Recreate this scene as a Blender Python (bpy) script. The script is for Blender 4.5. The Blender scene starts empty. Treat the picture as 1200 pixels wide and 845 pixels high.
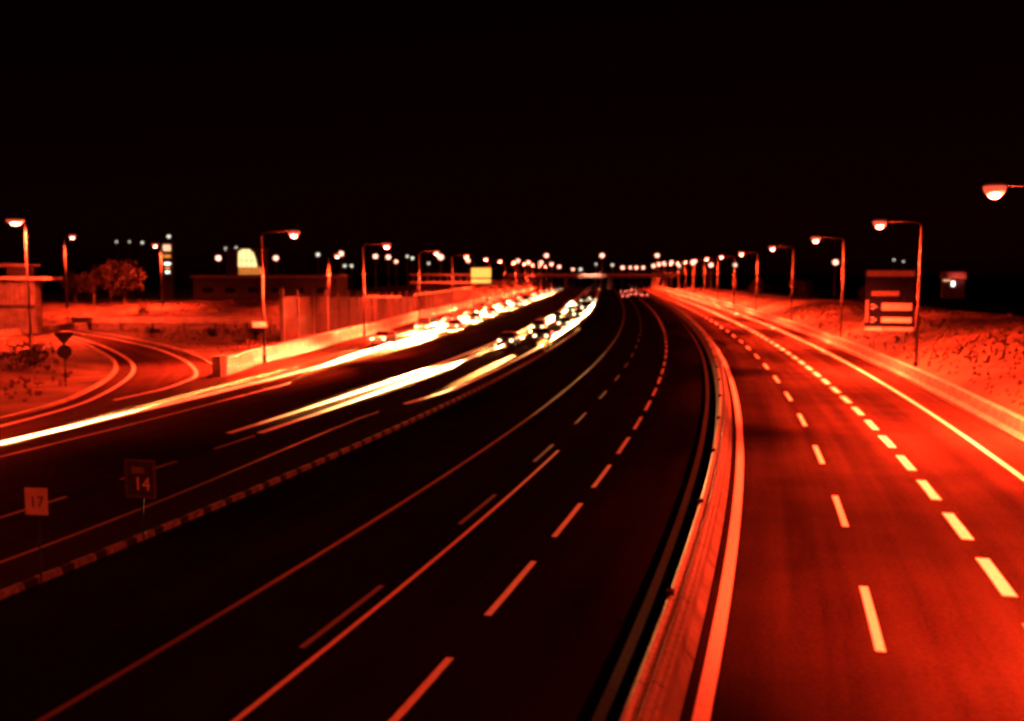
import bpy, bmesh, math, random
from math import sin, cos, pi, exp, radians as R, hypot, atan2
from mathutils import Vector, Matrix

random.seed(7)
scn = bpy.context.scene
col = scn.collection

# ------------------------------------------------------------------ camera
CAM_H = 7.8
cam = bpy.data.cameras.new('camera')
cam.lens = 33.0
cam.sensor_width = 36.0
cam.clip_start = 0.1
cam.clip_end = 6000
cam.dof.use_dof = True
cam.dof.focus_distance = 34.0
cam.dof.aperture_fstop = 0.30
camo = bpy.data.objects.new('camera', cam)
camo.location = (0, 0, CAM_H)
camo.rotation_euler = (R(90) - math.atan(102.5 / 1100.0), 0, 0)
col.objects.link(camo)
scn.camera = camo

# ------------------------------------------------------------------ night sky, moon-weak sun, exposure
world = bpy.data.worlds.new('World')
scn.world = world
world.use_nodes = True
wn = world.node_tree.nodes
wl = world.node_tree.links
bg = wn['Background']
sky = wn.new('ShaderNodeTexSky')
sky.sky_type = 'NISHITA'
sky.sun_disc = False
sky.sun_elevation = R(8)
sky.sun_rotation = R(200)
tint = wn.new('ShaderNodeMix')
tint.data_type = 'RGBA'
tint.blend_type = 'MULTIPLY'
tint.inputs[0].default_value = 1.0
tint.inputs[7].default_value = (1.0, 0.03, 0.012, 1)      # sodium skyglow over the town
wl.new(sky.outputs[0], tint.inputs[6])
wl.new(tint.outputs[2], bg.inputs['Color'])
bg.inputs['Strength'].default_value = 0.0007

sun = bpy.data.lights.new('sun', 'SUN')
sun.energy = 0.003
sun.angle = R(0.5)
sun.color = (1.0, 0.30, 0.16)
suno = bpy.data.objects.new('sun', sun)
suno.rotation_euler = (R(82), 0, R(-20))
col.objects.link(suno)

vs = scn.view_settings
vs.view_transform = 'Standard'
vs.look = 'None'
vs.exposure = 0.0
vs.gamma = 1.0
vs.use_curve_mapping = False
scn.cycles.use_denoising = True
scn.cycles.max_bounces = 4
scn.cycles.sample_clamp_indirect = 4.0
scn.cycles.filter_width = 3.0

SODIUM = (1.0, 0.040, 0.0105)
HEADLAMP = (1.0, 0.42, 0.12)

# ------------------------------------------------------------------ materials
MATS = {}

def new_mat(name):
    m = bpy.data.materials.new(name)
    m.use_nodes = True
    MATS[name] = m
    return m, m.node_tree.nodes, m.node_tree.links, m.node_tree.nodes['Principled BSDF']

def mat(name, c1, c2=None, scale=4.0, rough=0.8, metal=0.0, bump=0.0, detail=6.0, coord='Object', stretch=(1, 1, 1), spec=None, bscale=None):
    m, n, l, b = new_mat(name)
    b.inputs['Roughness'].default_value = rough
    b.inputs['Metallic'].default_value = metal
    if spec is None: spec = 0.5 if metal > 0.3 or rough < 0.4 else 0.1
    if spec is not None:
        b.inputs['Specular IOR Level'].default_value = spec
    tc = n.new('ShaderNodeTexCoord')
    mp = n.new('ShaderNodeMapping')
    mp.inputs['Scale'].default_value = stretch
    l.new(tc.outputs[coord], mp.inputs['Vector'])
    nz = n.new('ShaderNodeTexNoise')
    nz.inputs['Scale'].default_value = scale
    nz.inputs['Detail'].default_value = detail
    l.new(mp.outputs[0], nz.inputs['Vector'])
    cr = n.new('ShaderNodeValToRGB')
    cr.color_ramp.elements[0].position = 0.32
    cr.color_ramp.elements[1].position = 0.70
    c2 = c2 or tuple(x * 0.7 for x in c1)
    cr.color_ramp.elements[0].color = (*c2, 1)
    cr.color_ramp.elements[1].color = (*c1, 1)
    l.new(nz.outputs['Fac'], cr.inputs[0])
    l.new(cr.outputs[0], b.inputs['Base Color'])
    if bump:
        bp = n.new('ShaderNodeBump')
        bp.inputs['Strength'].default_value = bump
        bp.inputs['Distance'].default_value = 0.05
        nb = n.new('ShaderNodeTexNoise')
        nb.inputs['Scale'].default_value = bscale or scale * 6
        nb.inputs['Detail'].default_value = 4
        l.new(mp.outputs[0], nb.inputs['Vector'])
        l.new(nb.outputs['Fac'], bp.inputs['Height'])
        l.new(bp.outputs[0], b.inputs['Normal'])
    return m

def emit(name, c, s, base=(0.6, 0.6, 0.6)):
    m, n, l, b = new_mat(name)
    b.inputs['Base Color'].default_value = (*base, 1)
    b.inputs['Emission Color'].default_value = (*c, 1)
    b.inputs['Emission Strength'].default_value = s
    return m

def asphalt(name, c1, c2, rough=0.62):
    """road surface: worn wheel tracks run along V (station), aggregate grain, patches"""
    m, n, l, b = new_mat(name)
    b.inputs['Roughness'].default_value = rough
    b.inputs['Specular IOR Level'].default_value = 0.0
    uv = n.new('ShaderNodeUVMap'); uv.uv_map = 'road'
    mp = n.new('ShaderNodeMapping'); mp.inputs['Scale'].default_value = (1.0, 0.035, 1)
    l.new(uv.outputs[0], mp.inputs[0])
    n1 = n.new('ShaderNodeTexNoise'); n1.inputs['Scale'].default_value = 0.85; n1.inputs['Detail'].default_value = 5
    l.new(mp.outputs[0], n1.inputs['Vector'])
    n2 = n.new('ShaderNodeTexNoise'); n2.inputs['Scale'].default_value = 0.35; n2.inputs['Detail'].default_value = 8
    l.new(uv.outputs[0], n2.inputs['Vector'])
    n3 = n.new('ShaderNodeTexNoise'); n3.inputs['Scale'].default_value = 9.0; n3.inputs['Detail'].default_value = 6
    l.new(uv.outputs[0], n3.inputs['Vector'])
    a = n.new('ShaderNodeMath'); a.operation = 'MULTIPLY_ADD'; a.inputs[1].default_value = 0.55
    l.new(n1.outputs['Fac'], a.inputs[0])
    a2 = n.new('ShaderNodeMath'); a2.operation = 'MULTIPLY_ADD'; a2.inputs[1].default_value = 0.25
    l.new(n2.outputs['Fac'], a2.inputs[0])
    a3 = n.new('ShaderNodeMath'); a3.operation = 'MULTIPLY'; a3.inputs[1].default_value = 0.26
    l.new(n3.outputs['Fac'], a3.inputs[0])
    l.new(a3.outputs[0], a2.inputs[2]); l.new(a2.outputs[0], a.inputs[2])
    cr = n.new('ShaderNodeValToRGB')
    cr.color_ramp.elements[0].position = 0.41; cr.color_ramp.elements[1].position = 0.62
    cr.color_ramp.elements[0].color = (*c2, 1); cr.color_ramp.elements[1].color = (*c1, 1)
    l.new(a.outputs[0], cr.inputs[0]); l.new(cr.outputs[0], b.inputs['Base Color'])
    bp = n.new('ShaderNodeBump'); bp.inputs['Strength'].default_value = 0.35; bp.inputs['Distance'].default_value = 0.02
    n4 = n.new('ShaderNodeTexNoise'); n4.inputs['Scale'].default_value = 26; n4.inputs['Detail'].default_value = 3
    l.new(uv.outputs[0], n4.inputs['Vector']); l.new(n4.outputs['Fac'], bp.inputs['Height'])
    l.new(bp.outputs[0], b.inputs['Normal'])
    return m

def paint(name, c, worn):
    """road paint with scuffed gaps"""
    m, n, l, b = new_mat(name)
    b.inputs['Roughness'].default_value = 0.55
    uv = n.new('ShaderNodeUVMap'); uv.uv_map = 'road'
    nz = n.new('ShaderNodeTexNoise'); nz.inputs['Scale'].default_value = 7; nz.inputs['Detail'].default_value = 8
    nz.inputs['Roughness'].default_value = 0.7
    l.new(uv.outputs[0], nz.inputs['Vector'])
    cr = n.new('ShaderNodeValToRGB')
    cr.color_ramp.elements[0].position = 0.30; cr.color_ramp.elements[1].position = 0.5
    cr.color_ramp.elements[0].color = (*worn, 1); cr.color_ramp.elements[1].color = (*c, 1)
    l.new(nz.outputs['Fac'], cr.inputs[0]); l.new(cr.outputs[0], b.inputs['Base Color'])
    return m

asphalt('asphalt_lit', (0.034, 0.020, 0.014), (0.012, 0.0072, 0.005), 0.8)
asphalt('asphalt_unlit', (0.012, 0.0085, 0.007), (0.006, 0.0045, 0.004), 0.8)  # darker copy of the lit asphalt, for road lying out of the lamplight
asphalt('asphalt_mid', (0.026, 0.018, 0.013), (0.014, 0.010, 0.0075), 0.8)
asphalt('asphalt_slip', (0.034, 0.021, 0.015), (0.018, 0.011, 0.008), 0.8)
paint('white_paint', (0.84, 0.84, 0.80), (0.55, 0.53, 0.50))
paint('dim_paint', (0.13, 0.13, 0.125), (0.04, 0.037, 0.034))  # dulled copy of the white paint, for lines lying in the dark
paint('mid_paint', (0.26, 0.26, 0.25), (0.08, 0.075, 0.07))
mat('soil', (0.010, 0.007, 0.005), (0.005, 0.0035, 0.0025), scale=0.15, spec=0.0)
mat('dry_grass', (0.095, 0.058, 0.033), (0.012, 0.008, 0.005), scale=0.26, rough=0.95, bump=1.0, bscale=2.2, detail=10.0)
mat('grass_blade', (0.115, 0.075, 0.043), (0.045, 0.03, 0.02), scale=1.3, rough=0.9)
mat('concrete', (0.27, 0.24, 0.21), (0.14, 0.125, 0.11), scale=1.2, rough=0.85, bump=0.25, stretch=(1, 1, 2.5))
mat('parapet_concrete', (0.58, 0.56, 0.52), (0.40, 0.38, 0.35), scale=1.0, rough=0.8)
mat('pale_concrete', (0.30, 0.28, 0.25), (0.17, 0.155, 0.14), scale=1.2, rough=0.85, bump=0.25)
mat('median_concrete', (0.22, 0.19, 0.17), (0.10, 0.09, 0.08), scale=1.5, rough=0.7, bump=0.25)
mat('dark_concrete', (0.09, 0.08, 0.07), (0.04, 0.036, 0.032), scale=1.0, rough=0.9, bump=0.2)
mat('wall_panel', (0.020, 0.014, 0.011), (0.007, 0.006, 0.005), scale=0.6, rough=0.85, bump=0.2)
mat('wall_panel_dark', (0.016, 0.014, 0.013), (0.009, 0.008, 0.008), scale=0.9, rough=0.8)
mat('wall_stone', (0.028, 0.020, 0.016), (0.010, 0.008, 0.007), scale=0.7, rough=0.9, bump=0.4)
mat('galvanised', (0.085, 0.085, 0.085), (0.05, 0.05, 0.05), scale=9, rough=0.55, metal=0.2)
mat('steel_dark', (0.014, 0.014, 0.014), (0.009, 0.009, 0.009), scale=9, rough=0.6, metal=0.1)
mat('rail_steel', (0.36, 0.33, 0.30), (0.16, 0.15, 0.14), scale=2.2, rough=0.5, metal=0.15, stretch=(4, 4, 1))
mat('lamp_housing', (0.35, 0.35, 0.35), (0.25, 0.25, 0.25), scale=6, rough=0.5, metal=0.3)
mat('sign_back', (0.035, 0.035, 0.036), (0.02, 0.02, 0.02), scale=5, rough=0.6, spec=0.08)
mat('sign_plate', (0.40, 0.38, 0.36), (0.30, 0.29, 0.28), scale=3, rough=0.45, spec=0.08)
mat('sign_blue', (0.0055, 0.0065, 0.016), (0.004, 0.005, 0.012), scale=3, rough=0.5, spec=0.02)
mat('sign_white', (0.55, 0.55, 0.53), (0.42, 0.42, 0.40), scale=3, rough=0.45, spec=0.08)
mat('sign_brown', (0.15, 0.12, 0.11), (0.10, 0.085, 0.08), scale=3, rough=0.5, spec=0.08)
mat('kerb_white', (0.24, 0.24, 0.23), (0.08, 0.08, 0.075), scale=5, rough=0.7)
mat('kerb_black', (0.020, 0.020, 0.020), (0.012, 0.012, 0.012), scale=5, rough=0.8)
mat('bark', (0.09, 0.065, 0.045), (0.045, 0.035, 0.025), scale=6, rough=0.95, bump=0.6)
mat('leaf', (0.026, 0.018, 0.010), (0.006, 0.005, 0.003), scale=0.8, rough=0.75)
mat('leaf_dark', (0.018, 0.017, 0.010), (0.007, 0.007, 0.004), scale=0.8, rough=0.8)
mat('facade_dark', (0.085, 0.08, 0.075), (0.05, 0.048, 0.045), scale=0.4, rough=0.85)
mat('facade_pale', (0.42, 0.39, 0.35), (0.30, 0.28, 0.25), scale=0.5, rough=0.8)
mat('roof_tile', (0.26, 0.15, 0.11), (0.16, 0.10, 0.08), scale=2, rough=0.8)
mat('roof_metal', (0.32, 0.31, 0.30), (0.22, 0.21, 0.20), scale=1, rough=0.5, metal=0.3)
mat('tyre', (0.02, 0.02, 0.02), (0.012, 0.012, 0.012), scale=8, rough=0.9)
mat('rim', (0.45, 0.45, 0.46), (0.30, 0.30, 0.31), scale=8, rough=0.35, metal=0.8)
mat('car_glass', (0.012, 0.013, 0.015), (0.010, 0.010, 0.012), scale=2, rough=0.08)
mat('car_trim', (0.025, 0.025, 0.026), (0.018, 0.018, 0.018), scale=4, rough=0.6)
mat('plate_white', (0.6, 0.6, 0.58), (0.5, 0.5, 0.48), scale=4, rough=0.5)
for nm, c in (('black', (0.012, 0.012, 0.013)), ('dark_grey', (0.045, 0.046, 0.048)), ('dark_blue', (0.012, 0.018, 0.045)),
              ('dark_red', (0.075, 0.012, 0.012)), ('silver', (0.22, 0.22, 0.23)), ('white', (0.42, 0.42, 0.41))):
    m = mat('car_' + nm, c, tuple(x * 0.92 for x in c), scale=2, rough=0.28)
    m.node_tree.nodes['Principled BSDF'].inputs['Coat Weight'].default_value = 0.6
emit('lamp_core', (1.0, 0.42, 0.26), 26)
emit('lamp_fringe', (1.0, 0.10, 0.05), 0.9)
emit('far_lamp_pink', (1.0, 0.36, 0.25), 4.5)
emit('far_lamp_white', (0.95, 0.92, 0.72), 1.3)
emit('head_white', (1.0, 0.74, 0.42), 6)
emit('tail_red', (1.0, 0.16, 0.10), 14.0)
emit('window_yellow', (1.0, 0.74, 0.30), 1.7)
emit('window_orange', (1.0, 0.30, 0.05), 1.0)
emit('billboard_yellow', (1.0, 0.66, 0.10), 1.1)
emit('totem_light', (1.0, 0.50, 0.28), 1.6)
emit('window_white', (0.9, 1.0, 0.85), 3.0)

def joints(name, step, width):
    """cast segments: open joints across the barrier every few metres, and grime along the foot"""
    nt = MATS[name].node_tree; n = nt.nodes; l = nt.links; b = n['Principled BSDF']
    src = b.inputs['Base Color'].links[0].from_socket
    uv = n.new('ShaderNodeUVMap'); uv.uv_map = 'road'
    sx = n.new('ShaderNodeSeparateXYZ'); l.new(uv.outputs[0], sx.inputs[0])
    md = n.new('ShaderNodeMath'); md.operation = 'MODULO'; md.inputs[1].default_value = step
    ad = n.new('ShaderNodeMath'); ad.operation = 'ADD'; ad.inputs[1].default_value = 600.0
    l.new(sx.outputs[1], ad.inputs[0]); l.new(ad.outputs[0], md.inputs[0])
    lt = n.new('ShaderNodeMath'); lt.operation = 'LESS_THAN'; lt.inputs[1].default_value = width
    l.new(md.outputs[0], lt.inputs[0])
    mx = n.new('ShaderNodeMix'); mx.data_type = 'RGBA'; mx.inputs[7].default_value = (0.012, 0.010, 0.009, 1)
    l.new(lt.outputs[0], mx.inputs[0]); l.new(src, mx.inputs[6]); l.new(mx.outputs[2], b.inputs['Base Color'])
joints('median_concrete', 6.0, 0.07)
joints('rail_steel', 4.1, 0.05)

# ------------------------------------------------------------------ helpers
def tag(o, label=None, cat=None, group=None, kind=None):
    if label: o['label'] = label
    if cat: o['category'] = cat
    if group: o['group'] = group
    if kind: o['kind'] = kind
    return o

def empty(name, loc, rz=0.0):
    o = bpy.data.objects.new(name, None)
    o.location = loc
    o.rotation_euler = (0, 0, rz)
    o.empty_display_size = 0.5
    col.objects.link(o)
    return o

class MB:
    """collects shapes into one mesh object"""
    def __init__(s):
        s.v = []; s.f = []; s.mi = []; s.uv = None
    def add(s, vs_, fs, mi=0):
        k = len(s.v)
        s.v += [tuple(p) for p in vs_]
        s.f += [tuple(i + k for i in f) for f in fs]
        s.mi += [mi] * len(fs)
        return s
    def box(s, c, d, rz=0.0, mi=0, top=1.0):
        x, y, z = d[0] / 2, d[1] / 2, d[2] / 2
        P = []
        for sz, t in ((-1, 1.0), (1, top)):
            for sx, sy in ((-1, -1), (1, -1), (1, 1), (-1, 1)):
                px, py = sx * x * t, sy * y * t
                P.append((c[0] + px * cos(rz) - py * sin(rz), c[1] + px * sin(rz) + py * cos(rz), c[2] + sz * z))
        return s.add(P, [(3, 2, 1, 0), (4, 5, 6, 7), (0, 1, 5, 4), (1, 2, 6, 5), (2, 3, 7, 6), (3, 0, 4, 7)], mi)
    def tube(s, pts, rads, n=8, mi=0, cap=True):
        pts = [Vector(p) for p in pts]
        if not isinstance(rads, (list, tuple)): rads = [rads] * len(pts)
        P = []
        for i, p in enumerate(pts):
            t = (pts[min(i + 1, len(pts) - 1)] - pts[max(i - 1, 0)]).normalized()
            a = Vector((0, 0, 1)) if abs(t.z) < 0.9 else Vector((1, 0, 0))
            u = t.cross(a).normalized(); w = u.cross(t).normalized()
            for k in range(n):
                q = 2 * pi * k / n
                P.append(p + rads[i] * (cos(q) * u + sin(q) * w))
        F = []
        for i in range(len(pts) - 1):
            for k in range(n):
                F.append((i * n + k, i * n + (k + 1) % n, (i + 1) * n + (k + 1) % n, (i + 1) * n + k))
        if cap:
            F.append(tuple(range(n - 1, -1, -1)))
            F.append(tuple(range((len(pts) - 1) * n, len(pts) * n)))
        return s.add(P, F, mi)
    def ellipsoid(s, c, d, nu=12, nv=8, mi=0, zmin=-1.0, zmax=1.0, mtx=None):
        P = []; F = []
        t0 = math.asin(zmin); t1 = math.asin(zmax)
        for j in range(nv + 1):
            t = t0 + (t1 - t0) * j / nv
            for i in range(nu):
                a = 2 * pi * i / nu
                p = Vector((d[0] * cos(t) * cos(a), d[1] * cos(t) * sin(a), d[2] * sin(t)))
                if mtx: p = mtx @ p
                P.append(Vector(c) + p)
        for j in range(nv):
            for i in range(nu):
                F.append((j * nu + i, j * nu + (i + 1) % nu, (j + 1) * nu + (i + 1) % nu, (j + 1) * nu + i))
        F.append(tuple(range(nu - 1, -1, -1))); F.append(tuple(range(nv * nu, nv * nu + nu)))
        return s.add(P, F, mi)
    def build(s, name, mats, parent=None, smooth=False, bevel=0.0):
        me = bpy.data.meshes.new(name)
        me.from_pydata(s.v, [], s.f)
        if not isinstance(mats, (list, tuple)): mats = [mats]
        for m in mats: me.materials.append(MATS[m])
        me.polygons.foreach_set('material_index', s.mi)
        if smooth: me.polygons.foreach_set('use_smooth', [True] * len(s.f))
        if s.uv:
            s.uv += [(0.0, 0.5)] * (len(s.v) - len(s.uv))
            ul = me.uv_layers.new(name='road')
            for lp in me.loops: ul.data[lp.index].uv = s.uv[lp.vertex_index]
        me.update()
        o = bpy.data.objects.new(name, me)
        col.objects.link(o)
        if parent: o.parent = parent
        if bevel:
            b = o.modifiers.new('bevel', 'BEVEL'); b.width = bevel; b.segments = 2; b.limit_method = 'ANGLE'
        return o

def kids(o):
    return [c for c in bpy.data.objects if c.parent == o]

def copy_tree(o, parent=None, cache={}):
    c = o.copy(); col.objects.link(c)
    if parent: c.parent = parent
    if o not in cache: cache[o] = kids(o)
    for ch in cache[o]: copy_tree(ch, c)
    return c

ONES = ['', 'first', 'second', 'third', 'fourth', 'fifth', 'sixth', 'seventh', 'eighth', 'ninth', 'tenth', 'eleventh', 'twelfth',
        'thirteenth', 'fourteenth', 'fifteenth', 'sixteenth', 'seventeenth', 'eighteenth', 'nineteenth', 'twentieth']
def ordw(n):
    if n <= 20: return ONES[n]
    return {2: 'twenty', 3: 'thirty', 4: 'forty'}[n // 10] + '-' + ONES[n % 10] if n % 10 else {3: 'thirtieth', 4: 'fortieth'}[n // 10]

def text_mb(txt, size, name, m, parent, loc, rot, depth=0.004):
    c = bpy.data.curves.new(name, 'FONT')
    c.body = txt; c.size = size; c.align_x = 'CENTER'; c.align_y = 'CENTER'; c.extrude = depth
    t = bpy.data.objects.new(name, c); col.objects.link(t)
    dg = bpy.context.evaluated_depsgraph_get()
    me = bpy.data.meshes.new_from_object(t.evaluated_get(dg))
    bpy.data.objects.remove(t)
    me.materials.clear(); me.materials.append(MATS[m])
    o = bpy.data.objects.new(name, me); col.objects.link(o)
    o.parent = parent; o.location = loc; o.rotation_euler = rot
    return o

# ------------------------------------------------------------------ road alignment: a gentle left bend
# station y runs ahead; x of the reference line (left edge line of the right carriageway); off = metres to its right
def ax(y): return -1.7897 + 0.09573 * y + 18.8961 * (1 - exp(-y / 75.0))
def slope(y): return 0.09573 + 0.25194 * exp(-y / 75.0)
def heading(y): return -math.atan(slope(y))                    # rotation about z of a thing whose local +Y runs ahead
def pt(y, off, z=0.0):
    n = hypot(1, slope(y))
    return Vector((ax(y) + off / n, y - off * slope(y) / n, z))
def interp(tab, y):
    if y <= tab[0][0]: return tab[0][1]
    for (a, u), (b, w) in zip(tab, tab[1:]):
        if y <= b:
            t = (y - a) / (b - a); t = t * t * (3 - 2 * t)
            return u + (w - u) * t
    return tab[-1][1]
def offv(o, y): return o(y) if callable(o) else o
def stations(y0, y1):
    out = []; y = y0
    while y < y1:
        out.append(y); y += 1.5 if y < 60 else (4 if y < 200 else 14)
    out.append(y1)
    return out

def strip(mb, o0, o1, y0, y1, z, cols=1, mi=0, zf=None):
    ys = stations(y0, y1); P = []; F = []; UV = []
    for y in ys:
        for c in range(cols + 1):
            o = offv(o0, y) + (offv(o1, y) - offv(o0, y)) * c / cols
            p = pt(y, o, z)
            if zf: p.z = zf(y, o)
            P.append(p); UV.append((o, y))
    w = cols + 1
    for i in range(len(ys) - 1):
        for c in range(cols):
            F.append((i * w + c, i * w + c + 1, (i + 1) * w + c + 1, (i + 1) * w + c))
    if mb.uv is None: mb.uv = []
    mb.uv += UV
    mb.add(P, F, mi)

def profile(mb, prof, y0, y1, mi=0, closed=True):
    """sweep a closed (off, z) profile along the road; prof may be a function of y"""
    ys = stations(y0, y1); P = []; F = []; UV = []
    for y in ys:
        pr = prof(y) if callable(prof) else prof
        for (o, z) in pr:
            P.append(pt(y, o, z)); UV.append((o, y))
    n = len(pr)
    if mb.uv is None: mb.uv = []
    mb.uv += UV
    for i in range(len(ys) - 1):
        for k in range(n if closed else n - 1):
            a, b = i * n + k, i * n + (k + 1) % n
            F.append((a, b, b + n, a + n))
    F.append(tuple(range(n))); F.append(tuple(reversed(range((len(ys) - 1) * n, len(ys) * n))))
    mb.add(P, F, mi)

U_TAB = [(30, -33.0), (65, -33.3), (102, -35.2), (168, -37.6), (284, -38.6), (480, -37.0), (1200, -36)]
W_TAB = [(63, -38.0), (75, -39.9), (108, -42.4), (160, -45.6), (260, -48.0), (1200, -48)]
R_TAB = [(0, -18.9), (20, -19.0), (45, -19.9), (62, -18.4), (1200, -18.4)]
def oU(y): return interp(U_TAB, y)
def oW(y): return interp(W_TAB, y)
def oR(y): return interp(R_TAB, y)
Y0, Y1 = -30, 1300

# ------------------------------------------------------------------ ground and roads
g = MB(); g.add([(-2500, -600, -0.06), (2500, -600, -0.06), (2500, 4500, -0.06), (-2500, 4500, -0.06)], [(0, 1, 2, 3)])
tag(g.build('ground', 'soil'), kind='structure')

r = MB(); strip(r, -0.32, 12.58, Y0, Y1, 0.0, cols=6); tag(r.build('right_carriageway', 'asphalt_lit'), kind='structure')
r = MB(); strip(r, -14.6, -1.34, Y0, Y1, 0.0, cols=6); tag(r.build('middle_carriageway', 'asphalt_unlit'), kind='structure')
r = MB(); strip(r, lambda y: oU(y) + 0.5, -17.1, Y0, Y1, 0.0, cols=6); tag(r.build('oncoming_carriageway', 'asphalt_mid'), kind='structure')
r = MB(); strip(r, lambda y: -37.5 + 0.0 * y if y < 58 else min(-37.5, oW(y) + 0.35), lambda y: oU(y) + 0.5, Y0, Y1, 0.0, cols=3)
tag(r.build('slip_road', 'asphalt_slip'), kind='structure')
r = MB(); strip(r, -16.5, -14.6, Y0, 700, 0.02, cols=1); tag(r.build('median_strip', 'soil'), kind='structure')

def smooth(pts, n=6):
    out = []
    for i in range(len(pts) - 1):
        p0, p1, p2, p3 = (Vector(pts[max(i - 1, 0)]), Vector(pts[i]), Vector(pts[i + 1]), Vector(pts[min(i + 2, len(pts) - 1)]))
        for k in range(n):
            t = k / n
            out.append(0.5 * ((2 * p1) + (-p0 + p2) * t + (2 * p0 - 5 * p1 + 4 * p2 - p3) * t * t + (-p0 + 3 * p1 - 3 * p2 + p3) * t ** 3))
    out.append(Vector(pts[-1]))
    return out
def ribbon(mb, A, B, z):
    P = []; F = []; UV = []
    d = 0
    for i, (a, b) in enumerate(zip(A, B)):
        if i: d += ((a + b) / 2 - (A[i - 1] + B[i - 1]) / 2).length
        P += [(a.x, a.y, z), (b.x, b.y, z)]; UV += [(0, d), ((a - b).length, d)]
        if i: F.append((2 * i - 2, 2 * i - 1, 2 * i + 1, 2 * i))
    if mb.uv is None: mb.uv = []
    mb.uv += UV
    mb.add(P, F)
def shift(C, d):
    out = []
    for i, p in enumerate(C):
        t = (C[min(i + 1, len(C) - 1)] - C[max(i - 1, 0)]).normalized()
        out.append(p + Vector((t.y, -t.x)) * d)
    return out
# the loop ramp: edges from the merge out to where it leaves behind the bank
RIGHT = smooth([(-19.6, 52.0), (-21.0, 62.5), (-24.1, 72.0), (-27.4, 79.6), (-31.6, 87.8), (-37.4, 97.6), (-43.5, 106.1), (-51.3, 116.2), (-62, 128)])
LEFT = smooth([(-26.4, 44.0), (-25.7, 53.7), (-26.6, 61.1), (-28.8, 70.2), (-31.6, 78.0), (-35.4, 85.8), (-40.9, 95.4), (-46.8, 104.8), (-57.5, 120.0)], 6)
r = MB(); ribbon(r, shift(LEFT, -1.2), shift(RIGHT, 1.5), 0.012)
tag(r.build('ramp', 'asphalt_slip'), kind='structure')

# ------------------------------------------------------------------ painted markings (sheets just above the asphalt)
def marking(name, m, parts, z=0.006):
    mb = MB()
    for (o, w, y0, y1) in parts:
        if callable(o):
            strip(mb, lambda y, o=o, w=w: o(y) - w / 2, lambda y, o=o, w=w: o(y) + w / 2, y0, y1, z)
        else:
            strip(mb, o - w / 2, o + w / 2, y0, y1, z)
    return tag(mb.build(name, m), kind='structure')
def dashes(o, w, start, ln, per, end):
    out = []; y = start
    while y < end:
        out.append((o, w, y, y + ln)); y += per
    return out
marking('edge_line_near', 'white_paint', [(0.0, 0.30, Y0, 900)])
marking('lane_dashes_thin', 'white_paint', dashes(3.3, 0.20, 19.7 - 9.55 * 2, 4.0, 9.55, 420))
marking('lane_dashes_thick', 'white_paint', dashes(6.66, 0.34, 23.9 - 4.8 * 5, 3.0, 4.8, 330))
marking('edge_line_right', 'white_paint', [(10.5, 0.24, Y0, 900)])
marking('middle_edge_line', 'dim_paint', [(-1.72, 0.22, Y0, 700)])
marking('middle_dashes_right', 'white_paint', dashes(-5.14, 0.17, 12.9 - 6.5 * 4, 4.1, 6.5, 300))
marking('middle_dashes_left', 'dim_paint', dashes(-8.3, 0.15, 16.6 - 9.9 * 3, 4.0, 9.9, 300))
marking('middle_trail_line', 'white_paint', [(-7.79, 0.13, -10, 39.0)])  # thin light trail drawn as a white painted line
marking('middle_left_edge', 'dim_paint', [(-11.05, 0.16, Y0, 700)])
marking('oncoming_inner_edge', 'dim_paint', [(oR, 0.15, Y0, 48)])
marking('oncoming_inner_edge_lit', 'white_paint', [(oR, 0.32, 51.5, 700)])  # wider, brighter copy of the inner edge line, standing in for a trail
marking('oncoming_dashes', 'dim_paint', dashes(-22.72, 0.20, 29.2 - 6.5 * 4, 3.6, 6.5, 38))
marking('oncoming_trail_lines', 'white_paint', [(-22.85, 0.36, 40.0, 700), (-24.3, 0.36, 39.6, 700)])  # lines added where headlight trails run, to catch the beams
marking('merge_trail_line', 'white_paint', [(oU, 0.72, Y0, 700)], 0.02)  # broad line added in place of the outer headlight trail
marking('oncoming_outer_edge', 'dim_paint', [(lambda y: oU(y) + 2.5, 0.2, Y0, 60)], 0.02)
mb = MB()
RLINE = smooth([(-24.5, 57.2), (-23.9, 60.4), (-23.5, 63.0), (-23.55, 66.5), (-24.2, 71.4), (-27.4, 79.6), (-31.6, 87.8), (-37.4, 97.6), (-43.5, 106.1), (-51.3, 116.2), (-62, 128)])
ribbon(mb, shift(RLINE, -0.1), shift(RLINE, 0.18), 0.026)
ribbon(mb, shift(LEFT, -0.14), shift(LEFT, 0.14), 0.026)
tag(mb.build('ramp_edge_lines', 'mid_paint'), kind='structure')
# ramp kerb, a real step
def kerb_line(name, C, m, h=0.14, w=0.3):
    mb = MB(); A = shift(C, 0); B = shift(C, w); P = []; F = []
    for i, (a, b) in enumerate(zip(A, B)):
        P += [(a.x, a.y, -0.05), (a.x, a.y, h), (b.x, b.y, h), (b.x, b.y, -0.05)]
        if i:
            k = 4 * i
            F += [(k - 4, k - 3, k + 1, k), (k - 3, k - 2, k + 2, k + 1), (k - 2, k - 1, k + 3, k + 2)]
    mb.add(P, F)
    return tag(mb.build(name, m), kind='structure')
kerb_line('ramp_kerb', shift(RIGHT, 1.5)[16:], 'concrete')
kerb_line('ramp_inner_kerb', shift(LEFT, -1.5), 'concrete')

# white and black painted kerb blocks along the median
mb = MB(); y = 2.0; k = 0
while y < 130:
    ln = 0.86 if k % 2 == 0 else 0.40
    a, b = pt(y, -16.8), pt(y + ln, -16.8)
    c = (a + b) / 2
    mb.box((c.x, c.y, 0.06), (0.16, ln - 0.015, 0.18), heading(y), k % 2, top=0.93)
    y += ln; k += 1
tag(mb.build('painted_kerb', ['kerb_white', 'kerb_black']), kind='structure')

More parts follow.
